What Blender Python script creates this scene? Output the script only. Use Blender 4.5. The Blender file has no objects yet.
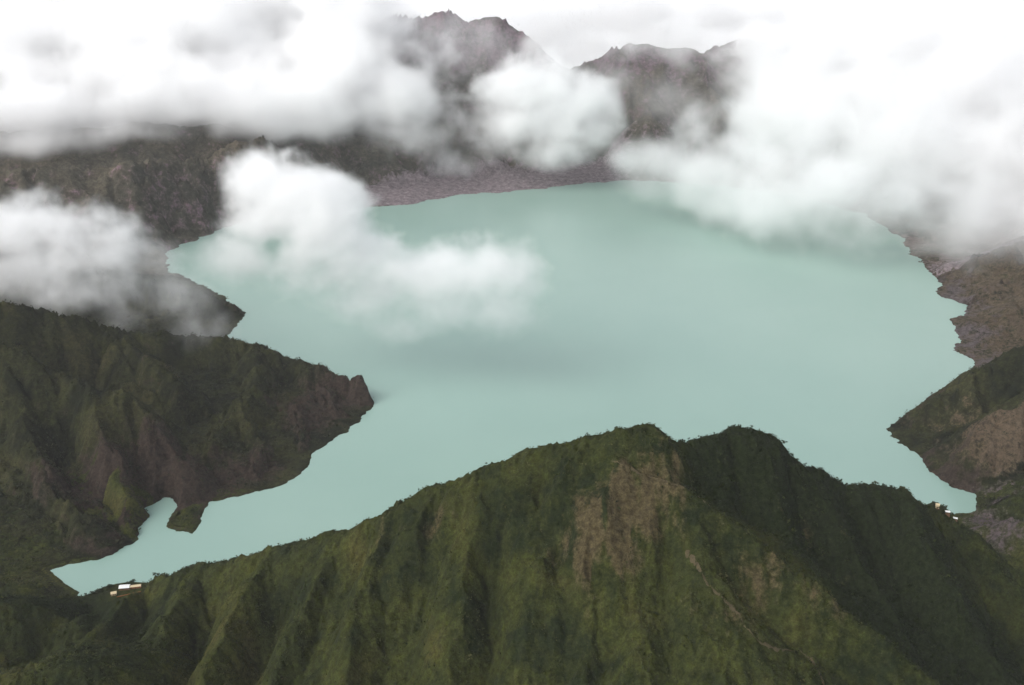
import bpy, math, random, time
import numpy as np
T0 = time.time()
random.seed(7)
R = math.radians
sc = bpy.context.scene
COL = sc.collection

# ------------------------------------------------------------------ camera model
CAM_Z, PITCH, FPX, W, H = 800.0, R(20.5), 983.0, 1024, 685
cP, sP = math.cos(PITCH), math.sin(PITCH)

def ray(px, py):
    v = (H / 2 - py) / FPX
    return (px - W / 2) / FPX, cP + v * sP, -sP + v * cP

def at(px, py, D):
    """world point seen at a pixel, D metres ahead of the camera"""
    x, y, z = ray(px, py)
    return (x / y * D, D, CAM_Z + z / y * D)

def on_lake(px, py, z=0.0):
    x, y, dz = ray(px, py)
    t = (z - CAM_Z) / dz
    return (x * t, y * t)

# ------------------------------------------------------------------ noise (numpy)
def _hash(ix, iy, iz, seed):
    h = (ix.astype(np.uint32) * np.uint32(374761393) + iy.astype(np.uint32) * np.uint32(668265263)
         + iz.astype(np.uint32) * np.uint32(2147483647) + np.uint32((seed * 974634777) & 0xffffffff))
    h = (h ^ (h >> np.uint32(13))) * np.uint32(1274126177)
    h = (h ^ (h >> np.uint32(16))) * np.uint32(2246822519)
    h = h ^ (h >> np.uint32(15))
    return (h & np.uint32(0xffffff)).astype(np.float32) / np.float32(0xffffff)

def vnoise2(x, y, seed):
    ix, iy = np.floor(x).astype(np.int64), np.floor(y).astype(np.int64)
    fx, fy = (x - ix).astype(np.float32), (y - iy).astype(np.float32)
    ux, uy = fx * fx * fx * (fx * (fx * 6 - 15) + 10), fy * fy * fy * (fy * (fy * 6 - 15) + 10)
    z = np.zeros_like(ix)
    def g(dx, dy):
        a = _hash(ix + dx, iy + dy, z, seed) * np.float32(2 * math.pi)
        return np.cos(a) * (fx - dx) + np.sin(a) * (fy - dy)
    a = g(0, 0) * (1 - ux) + g(1, 0) * ux
    b = g(0, 1) * (1 - ux) + g(1, 1) * ux
    return (a * (1 - uy) + b * uy) * 1.5

def fbm2(x, y, scale, octaves, seed, gain=.5):
    s = np.zeros(np.shape(x), np.float32); a = 1.0; f = 1.0 / scale
    for k in range(octaves):
        s += a * vnoise2(x * f + 17.3 * k, y * f - 9.1 * k, seed + k); a *= gain; f *= 2.03
    return s

def lattice3(n, seed):
    return np.random.default_rng(seed).random((n, n, n), dtype=np.float32) * 2 - 1

_LAT = lattice3(64, 3)
def vnoise3(x, y, z, off):
    x = x + off; y = y + off * 1.7; z = z + off * .6
    ix, iy, iz = np.floor(x).astype(np.int32), np.floor(y).astype(np.int32), np.floor(z).astype(np.int32)
    fx, fy, fz = x - ix, y - iy, z - iz
    fx, fy, fz = fx * fx * (3 - 2 * fx), fy * fy * (3 - 2 * fy), fz * fz * (3 - 2 * fz)
    x0, x1, y0, y1, z0, z1 = ix & 63, (ix + 1) & 63, iy & 63, (iy + 1) & 63, iz & 63, (iz + 1) & 63
    L = _LAT
    a = L[x0, y0, z0] * (1 - fx) + L[x1, y0, z0] * fx
    b = L[x0, y1, z0] * (1 - fx) + L[x1, y1, z0] * fx
    c = L[x0, y0, z1] * (1 - fx) + L[x1, y0, z1] * fx
    d = L[x0, y1, z1] * (1 - fx) + L[x1, y1, z1] * fx
    return (a * (1 - fy) + b * fy) * (1 - fz) + (c * (1 - fy) + d * fy) * fz

def fbm3(x, y, z, scale, octaves, off, gain=.5, billow=False):
    s = 0; a = 1.0; f = 1.0 / scale; tot = 0
    for k in range(octaves):
        ca, sa = math.cos(.9 + 1.3 * k), math.sin(.9 + 1.3 * k); cb, sb = math.cos(.6 + .8 * k), math.sin(.6 + .8 * k)
        xr, yr = ca * x + sa * y, ca * y - sa * x
        yr, zr = cb * yr + sb * z, cb * z - sb * yr
        n = vnoise3(xr * f, yr * f, zr * f, off + 11.7 * k)
        if billow: n = 1 - 2 * np.abs(n) * 1.6
        s = s + a * n; tot += a; a *= gain; f *= 2.07
    return s / tot * 1.6

def smooth(e0, e1, v):
    t = np.clip((v - e0) / (e1 - e0), 0, 1)
    return t * t * (3 - 2 * t)

# ------------------------------------------------------------------ the shoreline and the ridges, measured off the place
LAKE = [on_lake(*p) for p in [
    (972, 512), (973, 494), (950, 486), (930, 466), (900, 445), (889, 436), (889, 427), (904, 417), (925, 402), (950, 385), (974, 372),
    (973, 360), (955, 348), (962, 333), (953, 319), (966, 306), (944, 297), (940, 285), (923, 262), (901, 240), (870, 215),
    (800, 196), (720, 186), (690, 183), (640, 180), (620, 181), (580, 184), (530, 190), (460, 195), (410, 204), (370, 207),
    (330, 212), (280, 218), (240, 223), (205, 236), (164, 252), (168, 268), (200, 284), (230, 300), (244, 314), (240, 327),
    (222, 336), (238, 348), (262, 356), (300, 370), (335, 383), (364, 388), (374, 405), (360, 421), (330, 441), (308, 466), (290, 484),
    (262, 491), (230, 497), (210, 502), (202, 517), (192, 534), (170, 525), (175, 511), (172, 500), (166, 495), (147, 508),
    (150, 517), (128, 532), (134, 540), (118, 550), (95, 560), (75, 563), (52, 570), (64, 584), (80, 592)]]
LAKE += [(-600, 1125), (-520, 1150), (-420, 1190), (-300, 1232), (-150, 1300), (-20, 1370), (150, 1410), (300, 1400), (440, 1350), (540, 1340), (650, 1362)]
LAKE = np.array(LAKE, np.float64)

def sd_lake(x, y):
    """signed distance to the shore: positive on land"""
    d = np.full(x.shape, 1e9, np.float32); inside = np.zeros(x.shape, bool)
    n = len(LAKE)
    for i in range(n):
        ax, ay = LAKE[i]; bx, by = LAKE[(i + 1) % n]
        ex, ey = bx - ax, by - ay
        t = np.clip(((x - ax) * ex + (y - ay) * ey) / (ex * ex + ey * ey), 0, 1)
        dx, dy = x - ax - t * ex, y - ay - t * ey
        d = np.minimum(d, dx * dx + dy * dy)
        c = ((ay > y) != (by > y)) & (x < (bx - ax) * (y - ay) / (by - ay + 1e-12) + ax)
        inside ^= c
    d = np.sqrt(d)
    return np.where(inside, -d, d)

# (slope, rounding, [(px, py, D) ...])
NEAR = [
    # crest from the left end of the lake over the two summits to the right
    (1.3, 13, [(-40, 640, 1040), (60, 606, 1090), (100, 593, 1108), (150, 578, 1100), (230, 561, 1050), (290, 545, 1020), (335, 536, 1000), (375, 520, 990), (400, 506, 980), (440, 486, 970),
               (470, 476, 960), (530, 452, 950), (575, 444, 945), (600, 438, 940), (625, 429, 935), (650, 429, 932)]),
    (1.3, 13, [(650, 429, 932), (690, 444, 960), (705, 438, 970), (722, 434, 980), (745, 433, 990), (766, 436, 995), (790, 456, 1000), (815, 472, 1010), (840, 484, 1020), (870, 487, 1030), (900, 491, 1040),
              (925, 508, 1065), (940, 506, 1080), (952, 517, 1075), (975, 536, 1060), (1024, 580, 1020), (1110, 650, 960)]),
    # the long spur in front of the dark valley, and the nose with the trail
    (1.15, 4, [(645, 428, 930), (668, 472, 893), (700, 501, 866), (760, 541, 836), (800, 573, 812), (838, 603, 790), (890, 641, 762), (940, 686, 735), (1000, 740, 705)]),
    (.7, 5, [(700, 501, 866), (703, 545, 832), (712, 580, 806), (740, 616, 785), (790, 650, 760), (832, 692, 735), (870, 740, 710)]),
    (1., 4, [(617, 462, 903), (655, 480, 885), (690, 492, 872)]),
    (1.1, 5, [(617, 462, 903), (607, 500, 870), (612, 560, 832), (620, 620, 795), (632, 700, 745)]),
    # ribs running down from the crest to the left
    (1.3, 6, [(585, 442, 943), (560, 480, 905), (548, 540, 860), (532, 610, 812), (520, 700, 752)]),
    (1.3, 6, [(480, 472, 958), (476, 520, 908), (470, 560, 872), (462, 620, 822), (440, 700, 765)]),
    (1.3, 5, [(430, 490, 972), (412, 530, 935)]),
    (1.3, 6, [(392, 510, 982), (372, 560, 925), (352, 620, 862), (340, 700, 795)]),
    (1.3, 6, [(335, 536, 1000), (318, 580, 945), (290, 640, 880), (268, 700, 820)]),
    (1.25, 6, [(270, 550, 1030), (246, 590, 968), (215, 650, 890), (196, 700, 832)]),
    (1.1, 7, [(200, 568, 1070), (172, 610, 985), (152, 650, 910), (120, 705, 835)]),
    (1.15, 6, [(140, 585, 1092), (104, 622, 1010), (60, 668, 925), (20, 720, 850)]),
    (.7, 14, [(70, 655, 830), (30, 672, 815), (-40, 690, 800)]),
    (.8, 12, [(-120, 590, 1010), (-40, 598, 1010), (20, 602, 1020), (58, 612, 1020)]),
    # right of the valley
    (1.2, 7, [(745, 436, 988), (762, 480, 950), (785, 530, 912), (815, 575, 880)]),
    (1.25, 6, [(815, 472, 1010), (838, 520, 960), (868, 575, 910), (905, 630, 862)]),
    (1.25, 6, [(900, 491, 1040), (925, 540, 975), (958, 600, 912), (995, 660, 858), (1030, 720, 810)]),
    (1.25, 6, [(975, 536, 1060), (1015, 585, 1000), (1060, 650, 930)]),
]
MID = [
    # left headland
    (1.30, 10, [(-160, 290, 1760), (-60, 296, 1790), (0, 304, 1820), (60, 318, 1870), (110, 330, 1905), (170, 336, 1930), (230, 341, 1945), (255, 346, 1940), (300, 362, 1890), (330, 373, 1850), (347, 380, 1830), (360, 374, 1822)]),
    (1.17, 10, [(-160, 330, 1640), (-60, 335, 1640), (0, 345, 1640), (50, 370, 1590), (86, 385, 1560), (125, 396, 1540), (160, 425, 1490), (176, 455, 1440), (168, 480, 1410)]),
    (1.17, 8, [(110, 330, 1905), (150, 360, 1780), (180, 385, 1700)]),
    (1.30, 10, [(255, 346, 1940), (262, 380, 1770), (240, 405, 1650), (215, 428, 1570), (202, 465, 1480), (188, 510, 1392), (184, 524, 1362)]),
    (1.43, 8, [(262, 380, 1770), (290, 400, 1720), (300, 440, 1590)]),
    (1.43, 8, [(300, 362, 1890), (325, 390, 1790), (338, 412, 1720)]),
    (1.43, 8, [(240, 405, 1650), (262, 440, 1560), (255, 470, 1480)]),
    (1.17, 10, [(0, 345, 1640), (18, 400, 1540), (28, 450, 1440), (60, 500, 1330), (110, 535, 1262)]),
    (1.17, 10, [(86, 385, 1560), (100, 430, 1470), (118, 470, 1400), (135, 515, 1320)]),
    (1.17, 10, [(-100, 400, 1560), (-60, 470, 1420), (0, 530, 1300), (50, 560, 1235)]),
    (1.04, 14, [(-200, 520, 1250), (-80, 560, 1180), (-20, 580, 1150), (20, 588, 1135)]),
    # low spit behind it
    (0.78, 10, [(-150, 262, 2250), (0, 268, 2300), (90, 272, 2340), (150, 280, 2370), (200, 294, 2360), (232, 306, 2335)]),
    # right headland and the slopes above the scree
    (1.04, 10, [(893, 427, 1690), (930, 401, 1692), (975, 373, 1700), (1024, 348, 1712), (1110, 305, 1740), (1250, 260, 1780)]),
    (0.98, 10, [(1250, 330, 1560), (1110, 360, 1560), (1024, 398, 1530), (985, 428, 1505), (955, 462, 1470)]),
    (0.98, 10, [(1200, 430, 1350), (1100, 450, 1360), (1030, 470, 1380), (1000, 490, 1370)]),
    (0.91, 10, [(1300, 560, 1080), (1150, 540, 1150), (1060, 530, 1200), (1010, 520, 1260)]),
]
FAR = [
    (.75, 20, [(-250, 165, 3000), (-60, 172, 3040), (60, 170, 3070), (130, 163, 3130), (190, 148, 3270), (240, 136, 3450), (300, 138, 3900)]),
    (.7, 20, [(-250, 120, 3600), (0, 130, 3600), (150, 124, 3700), (300, 130, 4000), (380, 140, 4080), (440, 148, 4080)]),
    (.9, 12, [(130, 163, 3130), (150, 195, 3030), (160, 235, 2960)]),
    (.9, 12, [(190, 148, 3270), (196, 190, 3120), (196, 228, 3040)]),
    (.9, 12, [(60, 170, 3070), (85, 205, 2930), (125, 235, 2850)]),
    (.9, 12, [(-20, 172, 3040), (10, 205, 2900), (60, 240, 2780)]),
    (.9, 12, [(235, 138, 3430), (245, 180, 3330), (246, 210, 3270)]),
    (.8, 14, [(380, 140, 4080), (390, 165, 3990), (385, 190, 3880)]),
    (.8, 14, [(440, 148, 4080), (435, 172, 4000)]),
    (.8, 14, [(300, 134, 4000), (310, 170, 3880), (320, 195, 3800)]),
    (.85, 14, [(340, 34, 4700), (382, 23, 4720), (405, 12, 4800), (430, 4, 4850), (456, -3, 4860), (482, 2, 4850), (500, 26, 4780), (520, 44, 4700), (560, 56, 4620), (590, 48, 4680), (640, 44, 4750), (700, 54, 4720),
               (740, 40, 4900), (800, 44, 4900), (900, 60, 4700), (1000, 80, 4400), (1100, 110, 4000)]),
    (.8, 14, [(405, 12, 4800), (425, 80, 4500), (440, 120, 4300), (452, 150, 4120)]),
    (.8, 14, [(482, 2, 4850), (470, 70, 4520), (480, 120, 4280), (500, 155, 4080)]),
    (.8, 14, [(590, 54, 4680), (580, 110, 4350), (570, 150, 4120)]),
    (.8, 14, [(640, 48, 4750), (650, 110, 4350), (640, 150, 4080)]),
    (.8, 14, [(700, 58, 4720), (720, 120, 4250), (730, 160, 3950)]),
    (.7, 14, [(800, 44, 4900), (850, 130, 3900), (860, 180, 3450)]),
    # right wall
    (.7, 14, [(1100, 110, 4000), (1090, 180, 3200), (1080, 220, 2750), (1120, 260, 2350), (1250, 255, 2000)]),
    (.55, 10, [(1080, 220, 2750), (1000, 250, 2640), (945, 270, 2600)]),
    (.5, 10, [(1100, 240, 2550), (1024, 275, 2460), (975, 298, 2400)]),
    (.5, 10, [(1120, 262, 2350), (1040, 300, 2250), (985, 320, 2210)]),
    (.5, 10, [(1140, 275, 2220), (1060, 315, 2140), (990, 340, 2110)]),
]
# gullies: (depth, half width, [(px, py, D) ...])
GULLIES = [
    (26, 20, [(540, 478, 915), (547, 510, 888), (560, 560, 850), (577, 620, 808), (562, 700, 752)]),
    (18, 15, [(505, 520, 905), (495, 560, 875), (490, 640, 818), (486, 700, 772)]),
    (26, 20, [(432, 505, 950), (430, 560, 898), (405, 630, 842), (388, 700, 785)]),
    (20, 17, [(362, 545, 960), (338, 600, 905), (322, 660, 845), (316, 710, 800)]),
    (20, 17, [(300, 560, 990), (270, 610, 930), (245, 660, 868), (234, 710, 822)]),
    (16, 14, [(215, 585, 1010), (196, 625, 945), (184, 665, 885), (172, 710, 835)]),
    (22, 18, [(165, 590, 1040), (138, 625, 985), (100, 660, 915), (76, 705, 850)]),
    (20, 18, [(90, 606, 1070), (50, 640, 1000), (0, 680, 920)]),
    (16, 24, [(688, 448, 942), (705, 482, 905), (760, 535, 868), (845, 606, 820), (925, 680, 765)]),
    (16, 14, [(706, 520, 848), (724, 562, 820), (764, 610, 790), (830, 648, 760), (880, 690, 730)]),
    (22, 15, [(660, 520, 862), (668, 570, 828), (664, 630, 790), (672, 710, 735)]),
    (20, 13, [(588, 540, 850), (598, 600, 812), (604, 660, 772), (600, 710, 740)]),
    (20, 18, [(862, 505, 990), (888, 565, 930), (925, 640, 858), (960, 700, 808)]),
    (18, 16, [(788, 478, 982), (802, 520, 942), (842, 578, 892)]),
    (18, 18, [(950, 540, 1020), (980, 590, 960), (1024, 650, 890)]),
    (12, 12, [(730, 450, 975), (740, 480, 945), (752, 515, 912)]),
    # left headland
    (34, 20, [(200, 362, 1800), (192, 385, 1690), (184, 425, 1545), (180, 462, 1450), (178, 498, 1390)]),
    (31, 20, [(40, 372, 1640), (62, 400, 1570), (76, 445, 1470), (98, 495, 1365), (116, 530, 1290)]),
    (26, 16, [(130, 410, 1530), (144, 450, 1445), (150, 495, 1370)]),
    (29, 18, [(228, 352, 1890), (226, 382, 1740), (214, 412, 1630), (196, 440, 1540)]),
    (26, 16, [(280, 368, 1860), (282, 400, 1740), (290, 440, 1610), (284, 478, 1510)]),
    (23, 14, [(316, 372, 1850), (318, 402, 1740), (326, 432, 1650)]),
    (26, 18, [(232, 430, 1570), (232, 465, 1490), (238, 490, 1440)]),
    (26, 20, [(-10, 380, 1620), (6, 440, 1490), (32, 510, 1335), (60, 548, 1255)]),
    (23, 16, [(120, 340, 1880), (140, 372, 1740), (168, 400, 1620)]),
    (26, 18, [(60, 330, 1830), (60, 352, 1720), (70, 372, 1640)]),
    # right headland
    (18, 18, [(1010, 372, 1640), (970, 402, 1600), (938, 438, 1560), (925, 456, 1540)]),
    (14, 14, [(960, 386, 1680), (930, 412, 1660), (908, 430, 1650)]),
    (16, 16, [(1080, 440, 1420), (1024, 452, 1440), (975, 480, 1420)]),
    # far left wall
    (40, 34, [(110, 172, 3080), (120, 205, 2950), (140, 245, 2850)]),
    (40, 34, [(172, 158, 3190), (178, 200, 3060), (178, 240, 2960)]),
    (40, 34, [(216, 148, 3330), (222, 190, 3200), (222, 225, 3080)]),
    (40, 34, [(30, 174, 3040), (44, 205, 2900), (90, 245, 2780)]),
    (50, 40, [(275, 140, 3800), (282, 175, 3700), (290, 205, 3600)]),
    (50, 40, [(345, 140, 4020), (352, 165, 3920), (352, 190, 3820)]),
    (50, 40, [(412, 142, 4080), (412, 168, 4000)]),
    (60, 50, [(440, 30, 4750), (446, 70, 4540), (460, 115, 4300)]),
    (60, 50, [(500, 50, 4700), (495, 90, 4480), (510, 140, 4180)]),
    (60, 50, [(615, 60, 4620), (612, 100, 4380), (600, 140, 4150)]),
    (60, 50, [(672, 60, 4640), (685, 105, 4350), (690, 150, 4020)]),
]
GUL = [(d, w, np.array([at(*p) for p in pts])) for d, w, pts in GULLIES]
def carve(x, y):
    x0, x1, y0, y1 = x.min(), x.max(), y.min(), y.max()
    out = np.zeros(x.shape, np.float32)
    for dep, w, P in GUL:
        if P[:, 0].max() < x0 - 100 or P[:, 0].min() > x1 + 100 or P[:, 1].max() < y0 - 100 or P[:, 1].min() > y1 + 100: continue
        best = np.full(x.shape, 1e9, np.float32); n = len(P) - 1
        for i in range(n):
            ax, ay = P[i][:2]; ex, ey = P[i + 1][:2] - P[i][:2]
            t = np.clip(((x - ax) * ex + (y - ay) * ey) / (ex * ex + ey * ey), 0, 1)
            taper = .35 + .65 * np.minimum(1, (i + t) / (n * .35))
            best = np.minimum(best, np.sqrt((x - ax - t * ex) ** 2 + (y - ay - t * ey) ** 2 + (w * .25) ** 2) / taper)
        out = np.maximum(out, dep * np.exp(-(best / w) ** 1.6))
    return out

ALL = [(k, r, np.array([at(*p) for p in pts])) for k, r, pts in NEAR + MID + FAR]

# trail on the nose, as pixels with distances of the nose it runs on
def ridge_height(x, y, sel):
    T = 5.0
    acc = np.zeros(x.shape, np.float64)
    for k, r, P in sel:
        best = np.full(x.shape, -1e3, np.float32)
        for i in range(len(P) - 1):
            ax, ay, az = P[i]; bx, by, bz = P[i + 1]
            ex, ey = bx - ax, by - ay
            t = np.clip(((x - ax) * ex + (y - ay) * ey) / (ex * ex + ey * ey), 0, 1)
            d2 = (x - ax - t * ex) ** 2 + (y - ay - t * ey) ** 2
            best = np.maximum(best, az + t * (bz - az) - k * (np.sqrt(d2 + r * r) - r))
        acc += np.exp(np.clip(best / T, -60, 200))
    return (T * np.log(acc + 1e-30)).astype(np.float32)

PAD = at(127, 591, 1112)
def gully(x, y, h, step, wl, amp, seed):
    """one octave of gullies that run down the local slope"""
    gy, gx = np.gradient(h, step)
    g = np.sqrt(gx * gx + gy * gy) + 1e-5
    dx, dy = -gy / g, gx / g
    px, py = x / wl, y / wl
    ix, iy = np.floor(px), np.floor(py)
    fx, fy = (px - ix).astype(np.float32), (py - iy).astype(np.float32)
    ixi, iyi = ix.astype(np.int64), iy.astype(np.int64); zz = np.zeros_like(ixi)
    va = np.zeros(x.shape, np.float32); wt = np.zeros(x.shape, np.float32)
    for i in (-1, 0, 1):
        for j in (-1, 0, 1):
            jx = i + _hash(ixi + i, iyi + j, zz, seed) - fx
            jy = j + _hash(ixi + i, iyi + j, zz, seed + 91) - fy
            w = np.exp(-2.6 * (jx * jx + jy * jy))
            va += np.cos((jx * dx + jy * dy) * 2 * math.pi) * w; wt += w
    s = va / wt
    return amp * s * smooth(.12, .5, g)

def height(x, y, step, sel, warp, gullies, seed=5, canopy=0.):
    wx = x + warp * fbm2(x, y, warp * 9, 4, seed)
    wy = y + warp * fbm2(x, y, warp * 9, 4, seed + 20)
    s = sd_lake(x, y)
    s = s + fbm2(x, y, 85, 6, 77, .62) * (11 + 9 * smooth(1700, 2700, y)) * smooth(1120, 1300, y) * (1 - .75 * np.exp(-((x + 445) ** 2 + (y - 1350) ** 2) / 70. ** 2))
    h = ridge_height(wx, wy, sel)
    n = fbm2(x, y, 180, 4, 31)
    beach = smooth(3500, 3650, y) * smooth(-700, -480, x) * smooth(700, 300, x)
    bay = smooth(860, 960, x) * smooth(1900, 1990, y) * smooth(2900, 2700, y)
    beach = np.maximum(beach, bay * np.clip(.62 + .45 * fbm2(x, y, 120, 3, 44), 0, .95))
    beach = np.maximum(beach, smooth(650, 740, x) * smooth(1300, 1340, y) * smooth(1480, 1400, y) * .6)
    ramp = (1.25 + .35 * n) * (1 - beach) + beach * (.16 + .06 * n)
    tx, ty, _ = at(362, 380, 1810)
    ramp = ramp + 1.5 * np.exp(-((x - tx) ** 2 + (y - ty) ** 2) / 110. ** 2)
    tx, ty, _ = at(300, 372, 1850)
    ramp = ramp + .8 * np.exp(-((x - tx) ** 2 + (y - ty) ** 2) / 170. ** 2)
    tx, ty, _ = at(190, 512, 1390)
    ramp = ramp + 1.6 * np.exp(-((x - tx) ** 2 + (y - ty) ** 2) / 70. ** 2)
    prof = s * ramp + beach * np.clip(s - 210, 0, 1e9) * .5 + 1.0
    floor = np.minimum(np.clip(s, 0, 1e9) * .16, 26 + 14 * n)
    h = np.maximum(h, floor)
    k = 8.0
    d = np.clip(.5 + .5 * (h - prof) / k, 0, 1)          # smooth minimum of ridge and shore profile
    h = h * (1 - d) + prof * d - k * d * (1 - d)
    h = np.maximum(h - carve(wx, wy) * smooth(5, 80, s), np.minimum(h, 3 + .15 * s))
    amt = smooth(2, 55, s) * (1 - .7 * beach * smooth(260, 150, s))
    h = h + fbm2(x, y, gullies[0][0] * 1.4, 4, seed + 3) * gullies[0][1] * .5 * amt
    base = h.copy()
    for q, (wl, am) in enumerate(gullies):
        h = h + gully(x, y, h, step, wl, am, 200 + 7 * q) * amt
    curv = h - base
    if canopy:
        h = h + canopy * (fbm2(x, y, 9, 3, 61) + .6) * smooth(2, 25, s)
    px_, py_, pz_ = PAD
    h = h + (pz_ - h) * smooth(44, 28, np.hypot((x - px_) * .8, (y - py_) * np.where(y < py_, 1.0, 1.4)))
    h = np.where(s < 0, np.maximum(s * .8, -30), np.maximum(h, np.minimum(s * .3, 2)))
    return h, s, beach, curv

# ------------------------------------------------------------------ mesh helpers
def link(o, parent=None):
    COL.objects.link(o)
    if parent: o.parent = parent
    return o

def tag(o, label=None, cat=None, group=None, kind=None):
    if label: o['label'] = label
    if cat: o['category'] = cat
    if group: o['group'] = group
    if kind: o['kind'] = kind
    return o

def mesh_np(name, v, quads, mat, smooth_shade=True):
    me = bpy.data.meshes.new(name)
    me.vertices.add(len(v)); me.vertices.foreach_set('co', np.ascontiguousarray(v, np.float32).ravel())
    nq = len(quads)
    me.loops.add(nq * 4); me.loops.foreach_set('vertex_index', np.ascontiguousarray(quads, np.int32).ravel())
    me.polygons.add(nq)
    me.polygons.foreach_set('loop_start', np.arange(0, nq * 4, 4, dtype=np.int32))
    me.polygons.foreach_set('loop_total', np.full(nq, 4, np.int32))
    me.polygons.foreach_set('use_smooth', np.full(nq, smooth_shade, bool))
    me.update(calc_edges=True)
    if mat: me.materials.append(mat)
    return me

def mesh_py(name, v, f, mat, smooth_shade=False):
    me = bpy.data.meshes.new(name)
    me.from_pydata(v, [], f); me.update()
    if smooth_shade: me.polygons.foreach_set('use_smooth', [True] * len(f))
    if mat: me.materials.append(mat)
    return me

HFIELDS = []
def patch(name, x0, x1, y0, y1, step, sel, warp, gullies, mat, canopy=0., cover=None, seed=5):
    xs = np.arange(x0, x1 + step * .5, step); ys = np.arange(y0, y1 + step * .5, step)
    X, Y = np.meshgrid(xs, ys)
    h, s, beach, curv = height(X, Y, step, sel, warp, gullies, seed, canopy)
    HFIELDS.append((x0, x1, y0, y1, step, h))
    ny, nx = h.shape
    keep = (np.maximum.reduce([h[:-1, :-1], h[1:, :-1], h[:-1, 1:], h[1:, 1:]]) > -6)
    idx = np.arange(ny * nx).reshape(ny, nx)
    q = np.stack([idx[:-1, :-1], idx[:-1, 1:], idx[1:, 1:], idx[1:, :-1]], -1)[keep]
    used = np.zeros(ny * nx, bool); used[q.ravel()] = True
    remap = np.cumsum(used) - 1
    v = np.stack([X, Y, h], -1).reshape(-1, 3)[used]
    me = mesh_np(name, v, remap[q], mat)
    gy, gx = np.gradient(h, step); slope = np.hypot(gx, gy)
    c = cover(X, Y, h, s, beach, curv, slope)
    a = me.attributes.new('cover', 'FLOAT_COLOR', 'POINT')
    if c.shape[-1] == 3: c = np.concatenate([c, np.clip(.8 * fbm2(X, Y, 110, 4, 99), 0, 1)[..., None]], -1)
    cc = c.reshape(-1, 4)[used]
    a.data.foreach_set('color', cc.astype(np.float32).ravel())
    o = bpy.data.objects.new(name, me); link(o); tag(o, kind='structure')
    print(name, len(v), round(time.time() - T0, 1))
    return o

def ground_z(x, y):
    best = None
    for (x0, x1, y0, y1, st, h) in HFIELDS:
        if x0 <= x <= x1 and y0 <= y <= y1:
            fx, fy = (x - x0) / st, (y - y0) / st
            i, j = min(int(fx), h.shape[1] - 2), min(int(fy), h.shape[0] - 2)
            fx -= i; fy -= j
            return float((h[j, i] * (1 - fx) + h[j, i + 1] * fx) * (1 - fy) + (h[j + 1, i] * (1 - fx) + h[j + 1, i + 1] * fx) * fy)
    return 0.0

def sight(px, py, d0=500., d1=5000.):
    """first place on the ground seen at a pixel"""
    D = d0
    while D < d1:
        x, y, z = at(px, py, D)
        if ground_z(x, y) >= z: return x, y, z
        D += 2.0
    return None

# ------------------------------------------------------------------ materials
def new_mat(name):
    m = bpy.data.materials.new(name); m.use_nodes = True
    nt = m.node_tree; nt.nodes.clear()
    out = nt.nodes.new('ShaderNodeOutputMaterial')
    return m, nt, out

def N(nt, typ, **kw):
    n = nt.nodes.new(typ)
    for k, v in kw.items():
        if k.startswith('i_'): n.inputs[k[2:].replace('_', ' ')].default_value = v
        else: setattr(n, k, v)
    return n

def simple_mat(name, col, rough=.8, spec=.2, noise=.12, scale=3.):
    m, nt, out = new_mat(name)
    b = N(nt, 'ShaderNodeBsdfPrincipled'); b.inputs['Roughness'].default_value = rough; b.inputs['Specular IOR Level'].default_value = spec
    tc = N(nt, 'ShaderNodeTexCoord'); nz = N(nt, 'ShaderNodeTexNoise'); nz.inputs['Scale'].default_value = scale; nz.inputs['Detail'].default_value = 5
    nt.links.new(tc.outputs['Object'], nz.inputs['Vector'])
    mx = N(nt, 'ShaderNodeMix', data_type='RGBA')
    mx.inputs[6].default_value = tuple(c * (1 - noise * 2) for c in col) + (1,); mx.inputs[7].default_value = tuple(min(1, c * (1 + noise)) for c in col) + (1,)
    nt.links.new(nz.outputs['Fac'], mx.inputs[0]); nt.links.new(mx.outputs[2], b.inputs['Base Color']); nt.links.new(b.outputs[0], out.inputs['Surface'])
    return m

def ramp_node(nt, fac, stops):
    r = N(nt, 'ShaderNodeValToRGB'); e = r.color_ramp.elements
    while len(e) < len(stops): e.new(.5)
    for el, (p, c) in zip(e, stops): el.position = p; el.color = tuple(c) + (1,)
    nt.links.new(fac, r.inputs['Fac'])
    return r.outputs['Color']

def mixc(nt, fac, a, b, blend='MIX'):
    m = N(nt, 'ShaderNodeMix', data_type='RGBA', blend_type=blend)
    if isinstance(fac, float): m.inputs[0].default_value = fac
    else: nt.links.new(fac, m.inputs[0])
    for i, s in ((6, a), (7, b)):
        if isinstance(s, tuple): m.inputs[i].default_value = s + (1,)
        else: nt.links.new(s, m.inputs[i])
    return m.outputs[2]

def math_n(nt, op, a, b=None, clamp=False):
    m = N(nt, 'ShaderNodeMath', operation=op, use_clamp=clamp)
    for i, s in ((0, a), (1, b)):
        if s is None: continue
        if isinstance(s, (int, float)): m.inputs[i].default_value = s
        else: nt.links.new(s, m.inputs[i])
    return m.outputs[0]

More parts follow.
